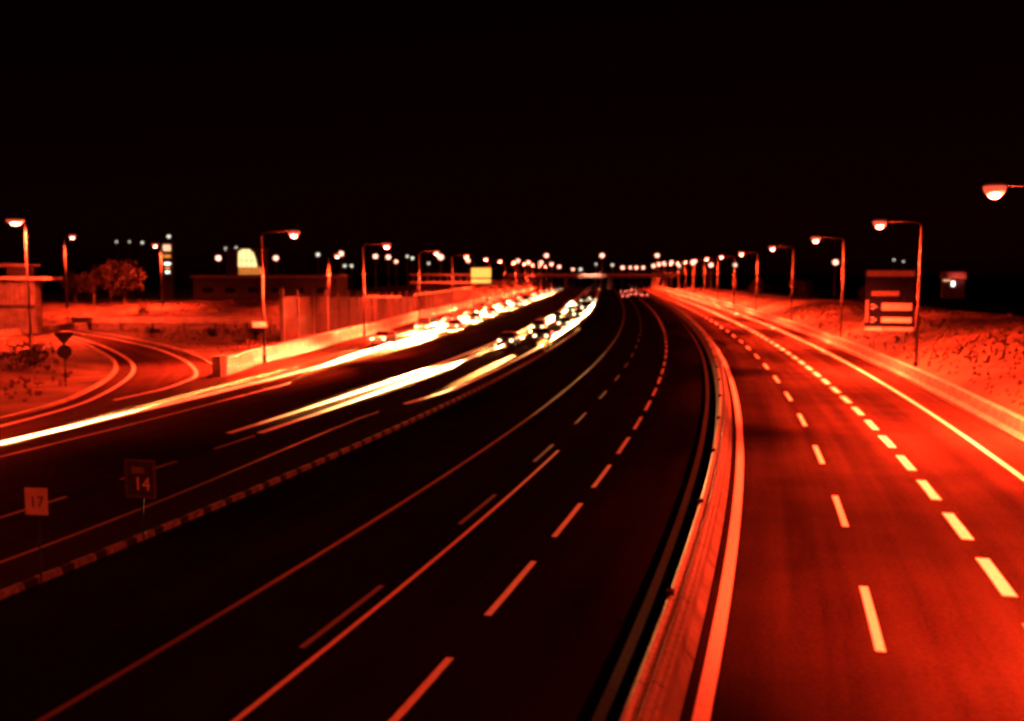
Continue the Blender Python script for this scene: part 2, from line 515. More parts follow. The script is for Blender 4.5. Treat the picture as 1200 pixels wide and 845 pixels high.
# ------------------------------------------------------------------ banks of grass
def bnoise(x, y):
    return (sin(x * 0.31 + 1.7) * cos(y * 0.23 + 0.4) + 0.6 * sin(x * 0.83 + y * 0.51) + 0.35 * sin(x * 1.7 - y * 1.3 + 2)) / 1.9
CREST = [(0, 4.1), (60, 3.9), (95, 3.4), (160, 2.7), (245, 1.9), (400, 1.4)]
def bank_z(y, o):
    c = interp(CREST, y)
    t = (o - 13.9) / 8.5
    z = 0.55 + (c - 0.55) * (t if t < 0 else min(1, t) ** 0.8 if t < 1 else 1)
    if t < 0: z = 0.55
    if o > 30: z -= (o - 30) * 0.12
    return z + 0.22 * bnoise(o * 1.3, y * 0.6) * min(1, max(0, t * 3))
mb = MB(); strip(mb, 13.62, 62, -10, 420, 0, cols=46, zf=bank_z)
tag(mb.build('right_bank', 'dry_grass', smooth=True), kind='structure')

def left_z(x, y):
    z = -0.03
    if y > 138 and x < -30:
        z += 2.5 * min(1, (y - 138) / 22.0) * min(1, (-30 - x) / 6.0)
    d = hypot((x + 43) / 9.0, (y - 74) / 14.0)
    if d < 1: z += 0.9 * (1 - d * d)
    return z + 0.10 * bnoise(x, y) * (1 if z > 0.1 else 0.2)
mb = MB(); P = []; F = []
NX, NY = 70, 90
for j in range(NY + 1):
    for i in range(NX + 1):
        x = -130 + 112 * i / NX; y = 40 + 260 * j / NY
        # keep the sheet out from under the carriageways
        xl = pt(y, oW(y) - 0.8).x if y > 60 else -27.5
        x = min(x, xl)
        P.append((x, y, left_z(x, y)))
for j in range(NY):
    for i in range(NX):
        a = j * (NX + 1) + i
        F.append((a, a + 1, a + NX + 2, a + NX + 1))
mb.add(P, F)
tag(mb.build('left_verge', 'dry_grass', smooth=True), kind='structure')

mb = MB(); strip(mb, -49.2, -90, 250, 640, 0, cols=24, zf=lambda y, o: min(1, (-49.2 - o) / 9.0) * 3.2 * min(1, (y - 249) / 30) + 0.25 * bnoise(o, y * .5) - 0.03)
tag(mb.build('far_left_bank', 'dry_grass', smooth=True), kind='structure')

# grass tufts on both banks
mb = MB()
def tuft(x, y, z, h):
    for _ in range(3):
        a = random.uniform(0, 2 * pi); w = random.uniform(0.10, 0.22); l = random.uniform(-0.2, 0.2)
        dx, dy = cos(a) * w, sin(a) * w
        mb.add([(x - dx, y - dy, z - 0.05), (x + dx, y + dy, z - 0.05), (x + l + dx * .3, y + l, z + h * random.uniform(.6, 1.1))], [(0, 1, 2)])
for _ in range(9000):
    y = 18 + 150 * random.random() ** 1.3; o = random.uniform(14.3, 30)
    if random.random() > 0.45 + 0.6 * bnoise(o * 0.8 + 3, y * 0.35): continue
    p = pt(y, o); tuft(p.x, p.y, bank_z(y, o), random.uniform(0.10, 0.30))
def in_ramp(x, y):
    return any(hypot(x - (a.x + b.x) / 2, y - (a.y + b.y) / 2) < 6.2 for a, b in zip(LEFT[::2], RIGHT[::2]))
for _ in range(6000):
    x = random.uniform(-72, -20); y = random.uniform(55, 180)
    if x > pt(y, oW(y) - 1.2).x or in_ramp(x, y): continue
    if random.random() > 0.5 + 0.6 * bnoise(x * 0.6, y * 0.4): continue
    tuft(x, y, left_z(x, y), random.uniform(0.15, 0.4))
tag(mb.build('grass', 'grass_blade'), 'dry grass tufts on the banks beside the motorway', 'grass', kind='stuff')

# ------------------------------------------------------------------ barriers
bt = empty('median_barrier', pt(16, -0.8))
bt.location = (0, 0, 0)
mb = MB()
profile(mb, [(-1.20, 0), (-1.20, 0.08), (-1.02, 0.30), (-0.95, 0.78), (-0.60, 0.78), (-0.53, 0.30), (-0.36, 0.08), (-0.36, 0)], Y0, 600)
mb.build('concrete_base', 'median_concrete', bt)
mb = MB()   # corrugated steel rail fixed along the top
profile(mb, [(-1.02, 0.79), (-1.05, 0.88), (-0.98, 0.93), (-0.90, 0.88), (-0.83, 0.88), (-0.76, 0.95), (-0.68, 0.95), (-0.62, 0.88), (-0.56, 0.88), (-0.52, 0.83), (-0.52, 0.79)], Y0, 600)
mb.build('steel_rail', 'rail_steel', bt)
y = 3.0
while y < 120:
    c = pt(y, -1.0, 0.90); mb = MB(); mb.box((c.x, c.y, c.z), (0.16, 0.22, 0.20), heading(y)); y += 8.2
    mb.build('rail_bracket', 'steel_dark', bt)
tag(bt, 'concrete median barrier topped by a steel rail, running beside the solid white edge line', 'barrier')

bt = MB()
profile(bt, [(12.6, 0), (12.6, 0.12), (12.78, 0.34), (12.86, 0.92), (13.06, 0.95), (13.5, 0.80), (13.7, 0.45), (13.7, 0)], Y0, 500)
o = bt.build('roadside_barrier', 'concrete')
tag(o, 'pale concrete barrier along the foot of the grassy right bank', 'barrier')

bt = MB()
profile(bt, lambda y: [(oW(y) + d, z) for d, z in ((0.3, 0), (0.27, 0.15), (0.1, 0.4), (0.05, 1.25), (-0.2, 1.28), (-0.45, 1.25), (-0.5, 0))], 64, 420)
c = pt(63.4, oW(63) - 0.05)
bt.box((c.x, c.y, 0.78), (0.7, 1.0, 1.56), heading(63))
o = bt.build('slip_barrier', 'pale_concrete')
tag(o, 'pale concrete barrier with a block end along the outer side of the oncoming road', 'barrier')

# parapet across the bank behind the loop ramp
bt = empty('ramp_parapet', (-48, 131, 0))
mb = MB(); mb.box((0, 0, 1.25), (27.0, 0.4, 0.62)); mb.box((0, 0, 1.60), (27.2, 0.55, 0.10)); mb.build('beam', 'parapet_concrete', bt)
for i in range(6):
    mb = MB(); mb.box((-11 + i * 4.4, 0.05, 0.45), (0.35, 0.3, 1.0)); mb.build('post', 'dark_concrete', bt)
tag(bt, 'long low concrete parapet beam behind the loop ramp', 'parapet')
bt = MB()
for a, b in (((-61.3, 112), (-61.6, 131)),):
    L_ = hypot(b[0] - a[0], b[1] - a[1])
    bt.box(((a[0] + b[0]) / 2, (a[1] + b[1]) / 2, 0.45), (0.35, L_, 0.95), 0)
bt.box((-66, 111.8, 0.45), (9.0, 0.35, 0.95))
o = bt.build('low_wall', 'concrete')
tag(o, 'low pale wall bordering the grass left of the loop ramp', 'wall')

# ------------------------------------------------------------------ noise wall behind the slip barrier
def oN(y): return oW(y) - 6.0
nwall = empty('noise_wall', (0, 0, 0))
NS = 98.0; NE = 262.0
y = NS; k = 0
PW = 5.6
while y < NE:
    a, b = pt(y, oN(y)), pt(y + PW - 0.3, oN(y + PW))
    c = (a + b) / 2; rz = atan2(b.y - a.y, b.x - a.x); L_ = (b - a).length
    hgt = 5.6 - 1.7 * min(1, (y - NS) / 60)
    dark = k in (3, 4, 5, 9, 12, 13, 18, 22)
    mb = MB(); mb.box((c.x, c.y, 1.35), (L_, 0.3, 2.7), rz); mb.build('lower_panel', 'wall_panel_dark' if dark or k % 4 == 1 else 'wall_panel', nwall)
    mb = MB(); mb.box((c.x, c.y, 2.72 + (hgt - 3.2) / 2), (L_, 0.16, hgt - 3.2), rz)
    mb.build('upper_panel', 'wall_panel_dark' if dark else ('wall_stone' if k % 3 else 'wall_panel'), nwall)
    p = pt(y - 0.15, oN(y))
    mb = MB(); mb.box((p.x, p.y, hgt / 2 + 0.25), (0.26, 0.42, hgt + 0.5), rz); mb.build('post', 'galvanised' if k < 4 else 'wall_panel', nwall)
    if 7 <= k <= 11 or k > 13:
        mb = MB(); mb.box((c.x, c.y, hgt - 0.32), (L_, 0.5, 0.3), rz); mb.build('coping', 'concrete', nwall)
    y += PW; k += 1
tag(nwall, 'tall noise wall of posts and panels behind the slip road barrier', 'noise wall')

# ------------------------------------------------------------------ street lamps
def spot(name, parent, loc, energy, half, rot, color=SODIUM, blend=1.0, size=0.15):
    l = bpy.data.lights.new(name, 'SPOT')
    l.energy = energy; l.spot_size = R(2 * half); l.spot_blend = blend; l.color = color; l.shadow_soft_size = size
    o = bpy.data.objects.new(name, l); col.objects.link(o)
    o.parent = parent; o.location = loc; o.rotation_euler = rot
    return o
def pointlamp(name, parent, loc, energy, color=SODIUM, size=0.2):
    l = bpy.data.lights.new(name, 'POINT')
    l.energy = energy; l.color = color; l.shadow_soft_size = size
    o = bpy.data.objects.new(name, l); col.objects.link(o)
    o.parent = parent; o.location = loc
    return o

def make_lamp(H, arm):
    """local -X reaches over the road; local Y runs along it"""
    root = empty('street_lamp', (0, 0, 0))
    mb = MB(); mb.box((0, 0, 0.02), (0.5, 0.5, 0.06)); mb.tube([(0, 0, 0.05), (0, 0, 0.7)], [0.17, 0.17], 10)
    mb.build('base', 'steel_dark', root)
    mb = MB(); mb.tube([(0, 0, 0.6), (0, 0, H * 0.5), (0, 0, H - 0.25)], [0.115, 0.09, 0.06], 10)
    mb.build('pole', 'galvanised', root, smooth=True)
    mb = MB(); mb.tube([(0, 0, H - 0.25), (-0.12, 0, H - 0.05), (-0.5, 0, H + 0.08), (-arm + 0.35, 0, H + 0.16)], [0.05, 0.045, 0.04, 0.035], 8)
    mb.build('arm', 'steel_dark', root, smooth=True)
    z = H + 0.17
    mb = MB(); mb.ellipsoid((-arm, 0, z), (0.52, 0.24, 0.15), 14, 6, zmin=-0.1)
    hd = mb.build('luminaire', 'lamp_housing', root, smooth=True)
    mb = MB(); mb.ellipsoid((-arm - 0.03, 0, z - 0.02), (0.50, 0.38, 0.50), 16, 8, zmax=0.0)
    mb.build('lens', 'lamp_fringe', hd, smooth=True)  # dim red glow around the core imitates the lamp's red fringe
    mb = MB(); mb.ellipsoid((-arm - 0.03, 0, z - 0.32), (0.30, 0.30, 0.26), 14, 8)
    mb.build('bulb', 'lamp_core', hd, smooth=True)
    return root
def lamp_light(root, H, arm, core, wide, half=47, tilt=26, across=0.0, bank=0.0):
    z = H - 0.62
    for s in (-1, 1):
        spot('lamp_beam', root, (-arm, 0.25 * s, z), core, half, (R(tilt) * s, R(across), 0))
    if bank: spot('lamp_beam', root, (-arm, 0, z), core * bank, 46, (0, R(-42), 0))
    if wide: pointlamp('lamp_spill', root, (-arm, 0, z), wide)

proto_road = make_lamp(11.2, 2.95)
CORE = 350000
right_s = [15, 45.5, 74, 106, 142, 181, 216, 250, 284, 318, 352, 388, 426, 470]
first = True
for i, s in enumerate(right_s):
    o = proto_road if first else copy_tree(proto_road)
    first = False
    o.location = pt(s, 13.95, 0.36)
    o.rotation_euler = (0, 0, heading(s))
    tag(o, 'tall grey street lamp on the right bank, %s along from the camera' % ordw(i + 1), 'street lamp', 'street lamps along the right bank')
right_lamps = [o for o in bpy.data.objects if o.parent is None and o.name.startswith('street_lamp')]
left_s = [74, 109.4, 151, 184, 220, 256, 294, 332, 372, 414, 456]
left_lamps = []
for i, s in enumerate(left_s):
    o = copy_tree(proto_road)
    o.location = pt(s, oW(s) + 0.5, 0.0)
    o.rotation_euler = (0, 0, heading(s) + pi)
    left_lamps.append(o)
    tag(o, 'tall grey street lamp beside the slip road barrier, %s along from the camera' % ordw(i + 1), 'street lamp', 'street lamps along the oncoming road')
# lights go on after copying so each lamp carries its own
for i, o in enumerate(right_lamps):
    k = right_s[i]
    if k < 480: lamp_light(o, 11.2, 2.95, CORE * (0.75 if k < 30 else 1.0 if k < 150 else 1.7), 13000 if k < 150 else 12000, half=50, tilt=27, bank=0.22)
for i, o in enumerate(left_lamps):
    k = left_s[i]
    if k < 460: lamp_light(o, 11.2, 2.95, CORE * (1.3 if k < 230 else 2.2), 9000 if k < 200 else 14000, half=50, tilt=30, across=-16)

extra = [  # x, y, z, H, arm, rz, energy, label
    (-55.0, 107.0, 0.0, 13.6, 0.5, R(12), 0.5, 'tall street lamp with a bright head rising by the ribbed concrete pier'),
    (-71.0, 150.0, 2.2, 11.4, 1.2, R(190), 0.35, 'street lamp shining above the dark trees beyond the ribbed pier'),
    (-58.0, 156.0, 2.2, 10.2, 0.8, R(20), 0.35, 'pale street lamp standing on the red lit bank beside the totem sign'),
    (-31.5, 162.0, 0.0, 10.8, 1.5, R(180), 1.0, 'short armed street lamp behind the noise wall near the warehouse roof'),
    (-36.0, 43.0, 0.0, 11.2, 4.0, R(170), 0.17, 'added street lamp out of view, lighting the loop ramp'),  # added lamp, unseen, to brighten the ramp and the line beside it
    (-21.0, 1.0, 0.0, 11.2, 1.5, R(200), 0.004, 'added street lamp out of view, lighting the median signs'),  # added lamp, unseen, put in for the numbered signs
]
for (x, y, z, H, arm, rz, e, lab) in extra:
    o = make_lamp(H, arm)
    o.location = (x, y, z); o.rotation_euler = (0, 0, rz)
    lamp_light(o, H, arm, CORE * e, 5000 * e if y < 140 else 0, half=62)
    if z == 0.0 and arm == 0.5:
        for c_ in kids(o):
            if c_.name.startswith('luminaire'): c_.scale = (1.9, 2.2, 1.0); c_.location.z = 0  # head enlarged to stand in for the lamp's wide glow
    if arm == 1.5 and y < 10:
        d_ = Matrix.Rotation(-rz, 3, 'Z') @ (Vector((-11.4, 24.0, 2.0)) - Vector((x, y, H - 0.45)))
        spot('lamp_beam', o, (0, 0, H - 0.45), 24000, 14, d_.to_track_quat('-Z', 'Y').to_euler())  # added beam aimed at the numbered sign
    tag(o, lab, 'street lamp')

# ------------------------------------------------------------------ far lights on the skyline: masts whose oversized globes stand in for glow
def make_mast(H, wdt, m):
    root = empty('light_mast', (0, 0, 0))
    mb = MB(); mb.tube([(0, 0, 0), (0, 0, H)], [0.22, 0.12], 8); mb.build('pole', 'galvanised', root)
    mb = MB(); mb.ellipsoid((0, -0.1, H + 0.1), (wdt * 0.36, wdt * 0.36, wdt * 0.33), 12, 8)
    mb.build('lamp_globe', m, root, smooth=True)
    return root
F_ = 1100.0
def mast_at(u, v, d, w, m):        # a point of the far skyline: bearing, elevation, distance
    z = CAM_H + (320 - v) / F_ * d
    o = make_mast(max(z, 3.0), w, m)
    o.location = ((u - 600) / F_ * d, d, 0)
    return o
left_far = [(140, 284, 420, 1.2, 'w'), (155, 284, 430, 1.1, 'w'), (170, 285, 410, 1.5, 'w'), (201, 278, 330, 1.7, 'w'), (258, 303, 330, 2.6, 'p'), (267, 292, 400, 1.6, 'w'),
            (279, 291, 400, 1.4, 'w'), (325, 303, 340, 2.4, 'p'), (374, 299, 330, 1.8, 'w'), (401, 298, 300, 2.1, 'p'), (405, 312, 420, 1.8, 'w'), (413, 312, 420, 1.8, 'w'),
            (441, 301, 330, 2.1, 'p'), (456, 302, 330, 2.2, 'p'), (465, 307, 400, 1.9, 'p'), (478, 301, 420, 1.6, 'w'), (484, 303, 420, 1.9, 'w'), (503, 309, 400, 1.4, 'w'),
            (517, 302, 300, 2.4, 'p'), (549, 306, 400, 2.0, 'p'), (607, 306, 420, 2.0, 'p'), (619, 308, 420, 2.1, 'p'), (640, 300, 400, 2.3, 'p'), (634, 308, 480, 2.4, 'p'),
            (646, 310, 480, 2.4, 'p'), (655, 313, 520, 2.4, 'p'), (671, 316, 520, 2.0, 'p'), (680, 316, 520, 2.4, 'w')]
for i, (u, v, d, w, m) in enumerate(left_far):
    o = mast_at(u, v, d, w, 'far_lamp_white' if m == 'w' else 'far_lamp_pink')
    tag(o, 'far %s light on the left skyline, %s from the left edge' % ('greenish white' if m == 'w' else 'pink', ordw(i + 1)), 'light mast', 'far lights left of the vanishing point')
right_far = [(698, 310, 480, 1.3, 'w'), (705, 300, 420, 2.6, 'p'), (717, 311, 480, 1.8, 'w'), (729, 314, 520, 2.6, 'p'), (738, 314, 520, 2.0, 'p'), (745, 314, 520, 2.4, 'p'),
             (753, 314, 520, 2.2, 'p'), (769, 300, 420, 2.4, 'p'), (765, 312, 480, 2.4, 'p'), (771, 310, 480, 2.4, 'p'), (777, 309, 480, 2.2, 'p'), (786, 308, 460, 2.4, 'p'),
             (795, 312, 440, 2.0, 'w'), (811, 308, 330, 2.3, 'p'), (832, 311, 330, 2.0, 'p'), (860, 311, 330, 1.8, 'w'), (977, 308, 320, 2.4, 'p'), (1045, 305, 420, 1.2, 'w'), (1056, 307, 420, 1.0, 'w')]
for i, (u, v, d, w, m) in enumerate(right_far):
    o = mast_at(u, v, d, w, 'far_lamp_white' if m == 'w' else 'far_lamp_pink')
    tag(o, 'far %s light on the right skyline, %s from the vanishing point' % ('greenish white' if m == 'w' else 'pink', ordw(i + 1)), 'light mast', 'far lights right of the vanishing point')

# ------------------------------------------------------------------ signs
# km-style number plates on the median
def number_sign(loc, rz, w, h, zc, txt, plate, ink, label, frame=False):
    root = empty('number_sign', loc, rz)
    mb = MB(); mb.tube([(0, 0.05, 0), (0, 0.05, zc + h * 0.45)], 0.022, 8); mb.build('post', 'steel_dark', root)
    mb = MB(); mb.box((0, 0, zc), (w, 0.03, h)); pl = mb.build('plate', plate, root, bevel=0.008)
    if frame:
        mb = MB()
        for sx in (-1, 1): mb.box((sx * (w / 2 - 0.03), -0.024, zc), (0.05, 0.016, h - 0.02))
        for sz in (-1, 1): mb.box((0, -0.024, zc + sz * (h / 2 - 0.035)), (w - 0.12, 0.016, 0.05))
        mb.build('border', 'galvanised', root)
        mb = MB(); mb.box((-0.06, -0.022, zc + h * 0.22), (w * 0.42, 0.012, h * 0.16)); mb.build('top_panel', 'sign_brown', root)
        text_mb(txt, h * 0.48, 'digits', ink, root, (0.06, -0.018, zc - h * 0.15), (R(90), 0, 0))
    else:
        text_mb(txt, h * 0.58, 'digits', ink, root, (0.02, -0.018, zc - 0.02), (R(90), 0, 0))
    tag(root, label, 'road sign')
number_sign((-11.82, 22.9, 0), R(-8), 0.60, 0.68, 2.15, '17', 'sign_plate', 'sign_back', 'small pale square sign numbered 17 on the dark median')
number_sign((-10.62, 26.4, 0), R(-14), 0.98, 1.12, 1.95, '14', 'sign_back', 'sign_white', 'dark framed sign numbered 14 on the median beyond the 17 sign', True)

# round and triangular signs seen from behind, beside the ramp
root = empty('sign_post', (-31.0, 64.8, 0.0), R(20))
mb = MB(); mb.tube([(0, 0, -0.1), (0, 0, 3.75)], 0.045, 8); mb.build('post', 'steel_dark', root)
mb = MB(); P = []; n = 24
for s in (-0.06, -0.04):
    P += [(0.47 * cos(2 * pi * k / n), s, 2.38 + 0.47 * sin(2 * pi * k / n)) for k in range(n)]
mb.add(P, [tuple(range(n)), tuple(reversed(range(n, 2 * n)))] + [(k, k + n, (k + 1) % n + n, (k + 1) % n) for k in range(n)])
mb.build('round_plate', 'sign_back', root)
mb = MB(); P = []
tri = [(-0.58, 3.72), (0.58, 3.72), (0.64, 3.62), (0.06, 2.92), (-0.06, 2.92), (-0.64, 3.62)]
for s in (-0.06, -0.04): P += [(x, s, z) for x, z in tri]
n = 6
mb.add(P, [tuple(range(n)), tuple(reversed(range(n, 2 * n)))] + [(k, k + n, (k + 1) % n + n, (k + 1) % n) for k in range(n)])
mb.build('triangle_plate', 'sign_back', root)
tag(root, 'dark round and inverted triangle signs on one post inside the loop ramp', 'road sign')

# little plate clamped on the first left lamp post
c = left_lamps[0].location
root = empty('lane_plate', (c.x - 0.15, c.y - 0.22, 3.35), R(12))
mb = MB(); mb.box((-0.15, 0, 0), (1.15, 0.04, 0.42)); mb.build('plate', 'sign_white', root, bevel=0.01)
mb = MB(); mb.box((0.15, 0.05, 0), (0.3, 0.06, 0.1)); mb.build('clamp', 'steel_dark', root)
tag(root, 'small white plate clamped low on the lamp post behind the barrier', 'road sign')

# big direction sign on the right bank
root = empty('direction_sign', (33.75, 84.0, 0.0), R(-14))
zb = bank_z(80, 14.6)
for sx in (-1.15, 1.2):
    mb = MB(); mb.tube([(sx, 0.12, 0.5), (sx, 0.12, 8.0)], 0.09, 8); mb.build('post', 'galvanised', root)
rows = [(7.75, 0.75, 0.0, 4.25, 'sign_blue'), (6.85, 0.98, 0.0, 4.15, 'sign_blue'), (5.98, 0.72, 0.0, 4.15, 'sign_blue'),
        (5.15, 0.86, 0.0, 4.15, 'sign_blue'), (4.27, 0.84, 0.0, 4.15, 'sign_blue'), (3.42, 0.80, 0.0, 4.15, 'sign_blue'), (2.80, 0.36, 0.0, 4.15, 'sign_brown')]
for (z, h, x, w, m) in rows:
    mb = MB(); mb.box((x, 0, z), (w, 0.05, h)); mb.build('board', m, root, bevel=0.01)
def bar(name, x0, x1, z, h, m):
    mb = MB(); mb.box(((x0 + x1) / 2, -0.034, z), (x1 - x0, 0.012, h)); return mb.build(name, m, root)
bar('header_strip', -2.0, 2.0, 7.75, 0.50, 'sign_brown')
bar('text_panel', -1.55, 0.75, 5.98, 0.42, 'sign_brown')
bar('text_panel', -0.65, 1.85, 4.80, 0.62, 'sign_plate')
bar('text_panel', -0.65, 1.85, 3.62, 0.42, 'sign_white')
for z in (4.80, 3.62):
    mb = MB()
    for k, (dx, dz) in enumerate(((-0.22, 0.16), (0.0, 0.0), (-0.22, -0.16))):
        mb.box((-1.20 + dx, -0.034, z + dz), (0.26, 0.012, 0.13))
    mb.build('arrow_symbol', 'sign_plate', root)
bar('base_strip', -2.05, -0.55, 2.80, 0.26, 'sign_white'); bar('base_strip', -0.45, 1.95, 2.80, 0.24, 'sign_plate')
bar('side_strip', -2.03, -1.75, 4.4, 2.0, 'sign_brown')
tag(root, 'tall stacked direction sign with pale text strips on the right bank', 'road sign')

# ------------------------------------------------------------------ buildings, piers, gantry
# ribbed bridge pier and deck end at the far left
root = empty('bridge_pier', (-62.0, 118.0, 0))
mb = MB(); mb.box((0, 0, 3.6), (5.2, 1.6, 6.7))
for k in range(9): mb.box((-2.4 + k * 0.6, -0.86, 3.6), (0.26, 0.16, 6.5))
mb.build('column', 'dark_concrete', root)
mb = MB(); mb.box((-3, 0, 7.15), (16.0, 3.0, 0.36)); mb.build('crosshead', 'concrete', root)
mb = MB(); mb.box((0.6, -0.2, 8.05), (2.6, 1.6, 1.4)); mb.build('bearing_block', 'median_concrete', root)
mb = MB(); mb.box((-4.5, 0.6, 8.75), (12.5, 4.0, 0.34)); mb.build('deck', 'dark_concrete', root)
mb = MB(); mb.box((0, -1.02, 3.7), (5.4, 0.06, 0.25)); mb.build('band', 'kerb_black', root)
tag(root, 'ribbed concrete bridge pier with a flat crosshead at the far left', 'bridge pier')
pl = spot('lamp_beam', extra and [o for o in bpy.data.objects if o.get('label') == extra[0][7]][0], (0.3, 0, 12.6), 9000, 40, (R(0), R(35), 0))

# warehouse with a lit gutter line
root = empty('warehouse', (-52.0, 205.0, 0))
mb = MB(); mb.box((0, 0, 3.6), (30, 14, 7.2)); mb.build('wall', 'facade_dark', root)
mb = MB(); mb.add([(-15.4, -7.4, 7.2), (15.4, -7.4, 7.2), (15.4, 7.4, 7.2), (-15.4, 7.4, 7.2), (-15.4, 0, 7.5), (15.4, 0, 7.5)],
                  [(0, 1, 5, 4), (2, 3, 4, 5), (0, 4, 3), (1, 2, 5), (0, 3, 2, 1)]); mb.build('roof', 'roof_metal', root)
mb = MB(); mb.box((0, -7.5, 7.0), (30.8, 0.3, 0.34)); mb.build('gutter', 'facade_pale', root)
for k in range(6):
    mb = MB(); mb.box((-12 + k * 4.8, -7.03, 4.2), (2.2, 0.1, 1.2)); mb.build('window', 'car_glass', root)
tag(root, 'long dark warehouse with a pale roof gutter behind the noise wall', 'warehouse')

# lit glazed building
root = empty('glazed_building', (-82.0, 290.0, 0))
mb = MB(); mb.box((0, 2.5, 7.5), (11.0, 6.0, 15.0)); mb.build('wall', 'facade_dark', root)
mb = MB(); P = []; outl = [(-2.0, 9.7), (3.8, 9.7), (3.4, 12.0), (2.6, 14.2), (1.2, 15.2), (-0.6, 15.2), (-1.8, 14.2)]
for s in (-0.66, -0.54): P += [(x, s, z) for x, z in outl]
n = len(outl)
mb.add(P, [tuple(range(n)), tuple(reversed(range(n, 2 * n)))] + [(k, k + n, (k + 1) % n + n, (k + 1) % n) for k in range(n)])
mb.build('arched_window', 'window_yellow', root)
for x in (-0.9, 0.6, 2.1):
    mb = MB(); mb.box((x, -0.70, 12.2), (0.18, 0.08, 5.2)); mb.build('mullion', 'kerb_black', root)
mb = MB(); mb.box((0.9, -0.71, 11.6), (5.0, 0.06, 0.2)); mb.build('transom', 'kerb_black', root)
for z in (9.3, 8.5, 7.7):
    mb = MB(); mb.box((1.6, -0.6, z), (7.0, 0.12, 0.45)); mb.build('window_band', 'window_orange', root)
mb = MB(); mb.box((0, 2.5, 15.2), (11.4, 6.4, 0.4)); mb.build('parapet', 'facade_dark', root)
tag(root, 'dark building with a bright yellow arched window', 'building')
root = empty('window_tower', (-93.0, 300.0, 0))
mb = MB(); mb.box((4.4, 0, 7), (3.0, 3.0, 14.6)); mb.build('wall', 'facade_dark', root)
for k in range(6):
    mb = MB(); mb.box((4.4, -1.54, 7.6 + k * 1.15), (1.5, 0.1, 0.85)); mb.build('window', 'window_yellow' if k % 2 else 'totem_light', root)
tag(root, 'narrow tower with a column of lit windows left of the arched window', 'building')

# totem sign
root = empty('totem_sign', (-74.5, 204.0, 2.0))
mb = MB(); mb.box((0, 0, 6.2), (2.3, 0.6, 12.4)); mb.build('column', 'facade_dark', root)
for z, m, w, h in ((11.2, 'totem_light', 1.6, 1.3), (9.4, 'window_orange', 1.5, 0.6), (7.8, 'window_white', 1.3, 0.45), (6.9, 'window_orange', 1.0, 0.5), (6.0, 'window_white', 0.9, 0.4)):
    mb = MB(); mb.box((0.1, -0.34, z), (w, 0.08, h)); mb.build('lit_panel', m, root)
tag(root, 'dark totem sign with stacked lit panels beyond the red bank', 'totem sign')

# gantry footbridge with an illuminated yellow board
root = empty('sign_gantry', (-14.0, 205.0, 0))
for z, h in ((7.45, 0.34), (5.75, 0.42)):
    mb = MB(); mb.box((0.5, 0, z), (17.5, 0.5, h)); mb.build('beam', 'concrete', root)
for k in range(12):
    mb = MB(); mb.box((-7.4 + k * 1.45, 0.05, 6.6), (0.12, 0.2, 1.3)); mb.build('strut', 'galvanised', root)
for x in (-6.5, 8.4):
    mb = MB(); mb.box((x, 0.2, 2.8), (0.5, 0.5, 5.5)); mb.build('leg', 'galvanised', root)
mb = MB(); mb.box((7.3, -0.35, 7.7), (4.2, 0.12, 2.3)); mb.build('board', 'billboard_yellow', root)
mb = MB(); mb.box((7.3, -0.43, 6.75), (4.2, 0.04, 0.28)); mb.build('board_band', 'kerb_black', root)
mb = MB(); mb.box((7.3, -0.35, 6.05), (4.2, 0.12, 0.7)); mb.build('lower_board', 'billboard_yellow', root)
tag(root, 'gantry bridge carrying an illuminated yellow board over the bank', 'sign gantry')

# far overpass
root = empty('overpass', (38.0, 455.0, 0))
mb = MB(); mb.box((0, 0, 6.2), (80, 9, 0.9)); mb.build('deck', 'dark_concrete', root)
mb = MB(); mb.box((0, -4.6, 7.0), (80, 0.25, 0.8)); mb.build('parapet', 'concrete', root)
for x in (-34, -12, 9, 36):
    mb = MB(); mb.box((x, 0, 2.9), (1.4, 7, 5.8)); mb.build('pier', 'dark_concrete', root)
tag(root, 'far overpass crossing the motorway at the vanishing point', 'overpass')
spot('deck_fill', root, (0, -16, 14), 160000, 30, (R(50), 0, 0), color=(1.0, 0.30, 0.18))  # added spot without a fixture, shaped to light a strip of parapet

# far house on the right
root = empty('house', (96.0, 205.0, 2.4), R(-20)); root.scale = (0.72, 0.72, 0.72)
mb = MB(); mb.box((0, 0, 2.9), (6, 5, 5.8)); mb.build('wall', 'facade_dark', root)
mb = MB(); mb.add([(-3.4, -2.9, 5.8), (3.4, -2.9, 5.8), (3.4, 2.9, 5.8), (-3.4, 2.9, 5.8), (-3.4, 0, 7.8), (3.4, 0, 7.8)],
                  [(0, 1, 5, 4), (2, 3, 4, 5), (0, 4, 3), (1, 2, 5), (0, 3, 2, 1)]); mb.build('roof', 'roof_tile', root)
mb = MB(); mb.box((-0.2, -2.56, 4.3), (0.9, 0.1, 1.5)); mb.build('window', 'window_white', root)
mb = MB(); mb.box((-2.0, -2.7, 5.3), (1.9, 0.3, 0.3)); mb.build('porch_lamp', 'totem_light', root)
tag(root, 'small dark house with a lit window beyond the right bank', 'house')
spot('house_beam', root, (1.0, -7, 9.5), 2600, 30, (R(60), 0, 0), color=(1, 0.12, 0.10))  # spot set above and ahead of the house, clear of the porch

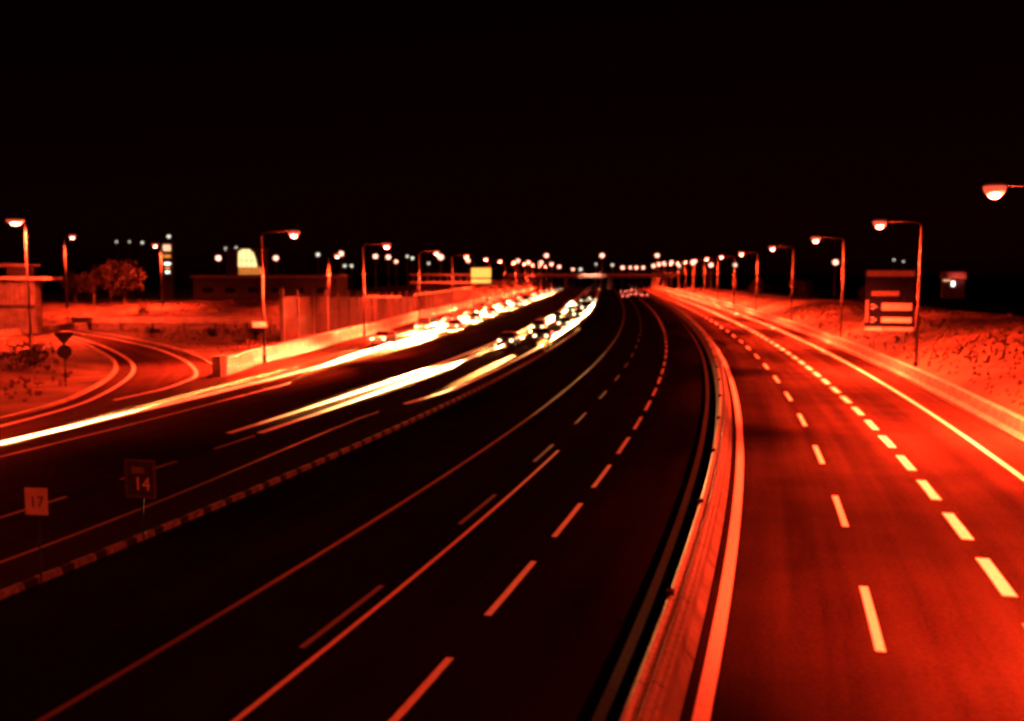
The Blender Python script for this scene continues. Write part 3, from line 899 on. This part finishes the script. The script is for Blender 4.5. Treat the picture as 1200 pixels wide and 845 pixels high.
# ------------------------------------------------------------------ trees and bushes
def tree(name, loc, H, rad, leafm, label, n=900, trunk=True, group=None, cat='tree'):
    rnd = random.Random(int(loc[0] * 13 + loc[1] * 7))
    root = empty(name, loc)
    if trunk:
        mb = MB(); mb.tube([(0, 0, -0.2), (0.1, 0, H * 0.3), (-0.05, 0.1, H * 0.7)], [H * 0.035, H * 0.026, H * 0.01], 8)
        for k in range(5):
            a = rnd.uniform(0, 2 * pi); z0 = H * rnd.uniform(0.28, 0.5)
            mb.tube([(0.05, 0, z0), (cos(a) * rad * 0.4, sin(a) * rad * 0.4, z0 + H * 0.15), (cos(a) * rad * 0.75, sin(a) * rad * 0.75, z0 + H * 0.22)], [H * 0.014, H * 0.009, H * 0.004], 6)
        mb.build('trunk', 'bark', root)
    mb = MB()
    clumps = []
    for k in range(14 if trunk else 9):
        a = rnd.uniform(0, 2 * pi); q = rad * rnd.uniform(0.1, 0.85) ; z = (H * rnd.uniform(0.38, 0.92)) if trunk else H * rnd.uniform(0.1, 0.75)
        if trunk: q *= 1.15 - abs(z / H - 0.6) * 1.2
        clumps.append((cos(a) * q, sin(a) * q, z, rad * rnd.uniform(0.22, 0.45)))
    ls = 0.045 * H + 0.06
    for _ in range(n):
        cx, cy, cz, cr = rnd.choice(clumps)
        v = Vector((rnd.gauss(0, 1), rnd.gauss(0, 1), rnd.gauss(0, 0.8))); v.normalize(); v *= cr * rnd.uniform(0.3, 1.45)
        c = Vector((cx, cy, max(cz + v.z, 0.05))) + Vector((v.x, v.y, 0))
        u = Vector((rnd.uniform(-1, 1), rnd.uniform(-1, 1), rnd.uniform(-1, 1))).normalized() * ls * rnd.uniform(0.5, 1.2)
        w = u.cross(Vector((rnd.uniform(-1, 1), rnd.uniform(-1, 1), rnd.uniform(-1, 1)))).normalized() * ls * 0.55
        mb.add([c - u, c + w, c + u, c - w], [(0, 1, 2, 3)])
    mb.build('crown' if trunk else 'foliage', leafm, root)
    return tag(root, label, cat, group)
tree('tree', (-66.0, 160.0, 2.3), 7.6, 3.4, 'leaf', 'round red lit tree on the bank beside the pale lamp post', 1500)
tree('tree', (-72.5, 163.0, 2.3), 6.4, 2.6, 'leaf', 'smaller tree just left of the round red lit tree', 900)
tree('tree', (-79.0, 170.0, 2.3), 5.6, 2.6, 'leaf_dark', 'dim tree third from the left on the far bank', 800)
tree('tree', (-86.0, 166.0, 2.0), 6.2, 2.9, 'leaf_dark', 'dim tree second from the left on the far bank', 800)
tree('tree', (-93.5, 172.0, 2.0), 6.8, 3.0, 'leaf_dark', 'dim leftmost tree on the far bank', 800)
tree('tree', (-88.0, 252.0, 2.0), 6.6, 3.0, 'leaf', 'small tree standing before the narrow lit tower', 700)
bushes = [(-37.5, 72.0, 1.7, 2.4, 'leaf_dark', 'large dark bush on the mound inside the loop ramp'),
          (-41.0, 69.0, 1.4, 2.0, 'leaf_dark', 'dark bush left of the large bush inside the loop'),
          (-47.0, 122.0, 1.1, 1.1, 'leaf_dark', 'dark bush below the middle of the parapet beam'),
          (-37.0, 116.0, 1.2, 1.0, 'leaf_dark', 'dark bush between the parapet beam and the noise wall'),
          (-30.5, 112.0, 2.2, 1.3, 'leaf_dark', 'dark bush at the near end of the noise wall'),
          (-59.0, 150.0, 1.5, 1.4, 'leaf', 'low bush at the foot of the pale lamp post')]
for (x, y, H, rd, m, lab) in bushes:
    tree('bush', (x, y, left_z(x, y)), H, rd, m, lab, 420, False, cat='bush')
k = 0
for y in (150, 172, 196, 214, 240, 262, 290, 318):
    k += 1
    p = pt(y, 24 + (k * 37 % 11))
    H = (2.6, 3.6, 4.6, 3.2, 5.0, 4.2, 5.2, 4.8)[k - 1]
    tree('bush', (p.x, p.y, bank_z(y, 26) - 0.1), H, H * 0.62, 'leaf', 'scrubby bush on the crest of the right bank, %s along from the camera' % ordw(k), 420, False, 'bushes along the right bank', 'bush')
k = 0
for (y, o) in ((190, -62), (215, -60), (240, -58), (262, -57), (290, -56), (318, -55), (345, -55), (380, -55)):
    k += 1
    p = pt(y, o); H = (4.0, 4.6, 5.2, 5.0, 5.6, 5.2, 5.8, 6.0)[k - 1]
    tree('bush', (p.x, p.y, 0), H, H * 0.6, 'leaf', 'scrubby bush behind the noise wall, %s along from the camera' % ordw(k), 420, False, 'bushes along the left bank', 'bush')

# ------------------------------------------------------------------ traffic
def loft(mb, secs):
    """secs: list of (y, [(x,z)...]) rings, closed by mirror"""
    P = []; F = []
    for (y, half) in secs:
        ring = half + [(-x, z) for x, z in reversed(half)]
        P += [(x, y, z) for x, z in ring]
    n = len(P) // len(secs)
    for i in range(len(secs) - 1):
        for k in range(n):
            F.append((i * n + k, i * n + (k + 1) % n, (i + 1) * n + (k + 1) % n, (i + 1) * n + k))
    F.append(tuple(range(n))); F.append(tuple(reversed(range((len(secs) - 1) * n, len(secs) * n))))
    mb.add(P, F)
KINDS = {  # length, width, body rows (y, belt z, half width), cabin base y0,y1, roof y0,y1, roof z, belt z
    'hatchback': dict(L=4.0, rows=[(-2.0, .72, .74), (-1.85, .93, .82), (-1.0, .95, .87), (0.6, .93, .87), (1.3, .86, .85), (1.85, .74, .80), (2.0, .58, .70)], base=(-1.92, 1.1), roof=(-1.45, 0.2), rz=1.46, bz=.93),
    'saloon': dict(L=4.6, rows=[(-2.3, .78, .76), (-2.15, .95, .84), (-1.0, .96, .90), (0.7, .93, .90), (1.5, .87, .88), (2.12, .76, .82), (2.3, .60, .72)], base=(-1.55, 1.05), roof=(-0.85, 0.15), rz=1.43, bz=.93),
    'van': dict(L=5.0, rows=[(-2.5, 1.05, .90), (-2.45, 1.15, .95), (-1.0, 1.15, .97), (1.2, 1.14, .97), (1.85, 1.05, .94), (2.35, .92, .90), (2.5, .70, .82)], base=(-2.46, 1.75), roof=(-2.38, 0.95), rz=2.05, bz=1.14),
}
def make_car(kind, colour, front=True, detail=True):
    d = KINDS[kind]; paintm = 'car_' + colour
    root = empty(kind, (0, 0, 0))
    mb = MB()
    loft(mb, [(y, [(0, .20), (w * .88, .20), (w, .38), (w, b * .72), (w * .95, b), (0, b + .03)]) for y, b, w in d['rows']])
    mb.build('body', paintm, root, smooth=False, bevel=0.03 if detail else 0)
    b0, b1 = d['base']; r0, r1 = d['roof']; wb = d['rows'][2][2] * .93; wr = wb * (.80 if kind != 'van' else .93); bz = d['bz']; rz = d['rz']
    mb = MB(); mb.add([(-wb, b0, bz), (wb, b0, bz), (wb, b1, bz), (-wb, b1, bz), (-wr, r0, rz - .03), (wr, r0, rz - .03), (wr, r1, rz - .03), (-wr, r1, rz - .03)],
                      [(0, 1, 5, 4), (1, 2, 6, 5), (2, 3, 7, 6), (3, 0, 4, 7), (4, 5, 6, 7)])
    mb.build('windows', 'car_glass', root)
    mb = MB(); mb.box((0, (r0 + r1) / 2, rz - .01), (2 * wr + .05, r1 - r0 + .06, .06), top=.94)
    for sx in (-1, 1):
        mb.tube([(sx * wb, b1, bz), (sx * wr, r1, rz - .02)], .035, 5); mb.tube([(sx * wb, b0, bz), (sx * wr, r0, rz - .02)], .05, 5)
        mb.tube([(sx * (wb + .01), (b0 + b1) / 2 - .1, bz), (sx * (wr + .01), (r0 + r1) / 2 - .1, rz - .02)], .035, 5)
    mb.build('roof', paintm, root)
    Lf = d['L'] / 2; w = d['rows'][2][2]; hz = .66 if kind != 'van' else .82
    for sx in (-1, 1):
        mb = MB(); mb.ellipsoid((sx * (w - .25), Lf - .08, hz), (.20, .13, .13), 12, 8); mb.build('headlight', 'head_white' if front else 'plate_white', root, smooth=True)
        mb = MB(); mb.box((sx * (w - .17), -Lf + .0, hz + .12), (.26, .12, .2)); mb.build('tail_light', 'tail_red', root)
    if detail:
        for sx in (-1, 1):
            for yy in (-Lf * .62, Lf * .66):
                mb = MB(); mb.tube([(sx * (w - .2), yy, .32), (sx * (w + .015), yy, .32)], .32, 18); t = mb.build('wheel', 'tyre', root)
                mb = MB(); mb.tube([(sx * (w + .005), yy, .32), (sx * (w + .03), yy, .32)], .20, 14); mb.build('rim', 'rim', t)
            mb = MB(); mb.box((sx * (w + .10), b1 - .42, bz + .07), (.2, .10, .14)); mb.build('mirror', paintm, root)
        mb = MB(); mb.box((0, Lf + .005, .36), (1.35, .06, .2)); mb.build('grille', 'car_trim', root)
        mb = MB(); mb.box((0, Lf + .045, .46), (.50, .02, .11)); mb.build('number_plate', 'plate_white', root)
    return root
protos = {}
def place_car(kind, colour, y, off, oncoming, label, group, beams=2, power=1.0, detail=True, half=4.0, pitch=3.7):
    key = (kind, colour, oncoming, detail)
    if key not in protos:
        protos[key] = make_car(kind, colour, oncoming, detail); o = protos[key]
        parts = kids(o); protos[key] = (o, parts)
    else:
        o = copy_tree(protos[key][0])
    o.location = pt(y, off, 0.004)
    o.rotation_euler = (0, 0, heading(y) + (pi if oncoming else 0))
    tag(o, label, 'van' if kind == 'van' else 'car', group)
    return o, beams, power, half, pitch
lit = []
COL = ['black', 'dark_grey', 'dark_blue', 'dark_red', 'black', 'dark_grey', 'dark_blue', 'black']
KD = ['saloon', 'hatchback', 'saloon', 'van', 'hatchback', 'saloon']
def queue(ys, offf, lane, group, **kw):
    for i, y in enumerate(ys):
        wl_ = 'slip' in group
        kd = KD[(i * 5 + len(lane)) % 6] if i else 'saloon'; c = COL[(i * 3 + len(lane)) % 8] if i else 'black'
        if wl_: c = ('white', 'silver')[i % 2]
        p = dict(kw)
        if i == 0 and 'first' in p: p['power'] = p['first']
        p.pop('first', None)
        lab = '%s %s, headlights on, %s %s' % (c.replace('_', ' '), kd, ordw(i + 1), lane)
        lit.append(place_car(kd, c, y, offf(y), True, lab, group, detail=y < 130, **p))
def spaced(y0, y1, gap, grow=0.0):
    out = []; y = y0
    while y < y1: out.append(y); y += gap + grow * (y - y0) + random.uniform(-0.8, 1.0)
    return out
queue(spaced(98, 290, 26.0, 0.04), lambda y: interp([(39, -21.9), (60, -22.3), (120, -21.9), (240, -20.8)], y), 'in the inner oncoming lane', 'cars queueing in the inner lane', power=0.45)
queue(spaced(106, 280, 27.0, 0.04), lambda y: interp([(50, -18.9), (240, -18.2)], y) - 0.55, 'in the oncoming file beside the kerb', 'cars queueing beside the median', power=0.2)
queue(spaced(98, 430, 22.0, 0.03), lambda y: oU(y) - 0.9, 'in the slip lane', 'cars queueing in the slip lane', power=7.0)
queue(spaced(124, 430, 22.0, 0.03), lambda y: oU(y) + 2.3, 'in the file inside the slip lane', 'cars queueing beside the slip lane', power=7.0)
BEAM = 260000
for (o, beams, power, half, pitch) in lit:
    kd = o.name.split('.')[0]
    Lf = KINDS[kd]['L'] / 2; hz = .66 if kd != 'van' else .82; w = KINDS[kd]['rows'][2][2]
    y = o.location.y
    if y < 130:
        for sx in (-1, 1):
            spot('headlight_beam', o, (sx * (w - .25), Lf + .12, hz), BEAM * power, half, (R(90 - pitch), 0, 0), color=HEADLAMP, blend=1.0, size=0.08)
    elif y < 330:
        spot('headlight_beam', o, (0, Lf + .12, hz), BEAM * power * 3.5, half + 2.5, (R(90 - pitch), 0, 0), color=HEADLAMP, blend=1.0, size=0.1)
for i, (y, off) in enumerate(((292, -9.6), (298, -3.4), (316, -6.5), (338, -3.6), (344, -9.4), (372, -6.4), (402, -3.5))):
    kd = ('saloon', 'van', 'hatchback')[i % 3]; c = COL[i]
    place_car(kd, c, y, off, False, '%s %s with red tail lights driving away, %s from the camera' % (c.replace('_', ' '), kd, ordw(i + 1)), 'cars driving away on the middle road', detail=False)

# added beams far stronger than headlamps streak the lines and road like light trails
def streak_beam(o, aim, energy, half, wide):
    Lf = 2.35
    rzz = o.rotation_euler.z
    src = Vector((0, Lf, .68))
    d_ = Matrix.Rotation(-rzz, 3, 'Z') @ (Vector(aim) - Vector(o.location)) - src
    l = spot('streak_beam', o, src, energy, half, d_.to_track_quat('-Z', 'Y').to_euler(), color=HEADLAMP, blend=1.0, size=0.1)
    l.scale = (wide, 1, 1)
leaders = {}
for (o, *_r) in lit:
    g_ = o['group']
    if g_ not in leaders or o.location.y < leaders[g_].location.y: leaders[g_] = o
def along(o, target, t):
    a = Vector((o.location.x, o.location.y, 0)); return a + (target - a) * t
for g_, tgt, t_, e, hf, wd in (('cars queueing in the inner lane', pt(40, -23.5), 0.49, 4.5e8, 0.75, 4.0), ('cars queueing beside the median', pt(53, -18.7), 0.55, 7e8, 0.65, 1.6),
                           ('cars queueing in the slip lane', pt(36, -33.0), 0.68, 3.5e8, 0.75, 1.0)):
    streak_beam(leaders[g_], along(leaders[g_], tgt, t_), e, hf, wd)
files = {}
second = sorted([q[0] for q in lit if q[0]['group'] == 'cars queueing in the slip lane'], key=lambda q: q.location.y)[:2]
streak_beam(second[0], pt(80, oU(80) - 0.1), 6.0e7, 1.6, 0.9)
streak_beam(second[1], pt(98, oU(98) - 0.1), 9.0e7, 1.6, 1.2)
for (o, *_r) in lit: files.setdefault(o['group'], []).append(o)
for g_, offf, e, wide, gap in (('cars queueing in the slip lane', lambda y: oU(y) - 1.2, 1.1e9, 3.5, 24), ('cars queueing beside the slip lane', lambda y: oU(y) + 1.6, 8e8, 3.0, 24),
                               ('cars queueing in the inner lane', lambda y: -22.6, 4e8, 1.9, 21), ('cars queueing beside the median', lambda y: -18.9, 2.5e8, 1.6, 21)):
    last = 108
    for o in sorted(files[g_], key=lambda q: q.location.y):
        if o.location.y - last > 16:
            last = o.location.y
            streak_beam(o, pt(last - gap, offf(last - gap), 0), e * (1 + last / 150), 1.6, wide)
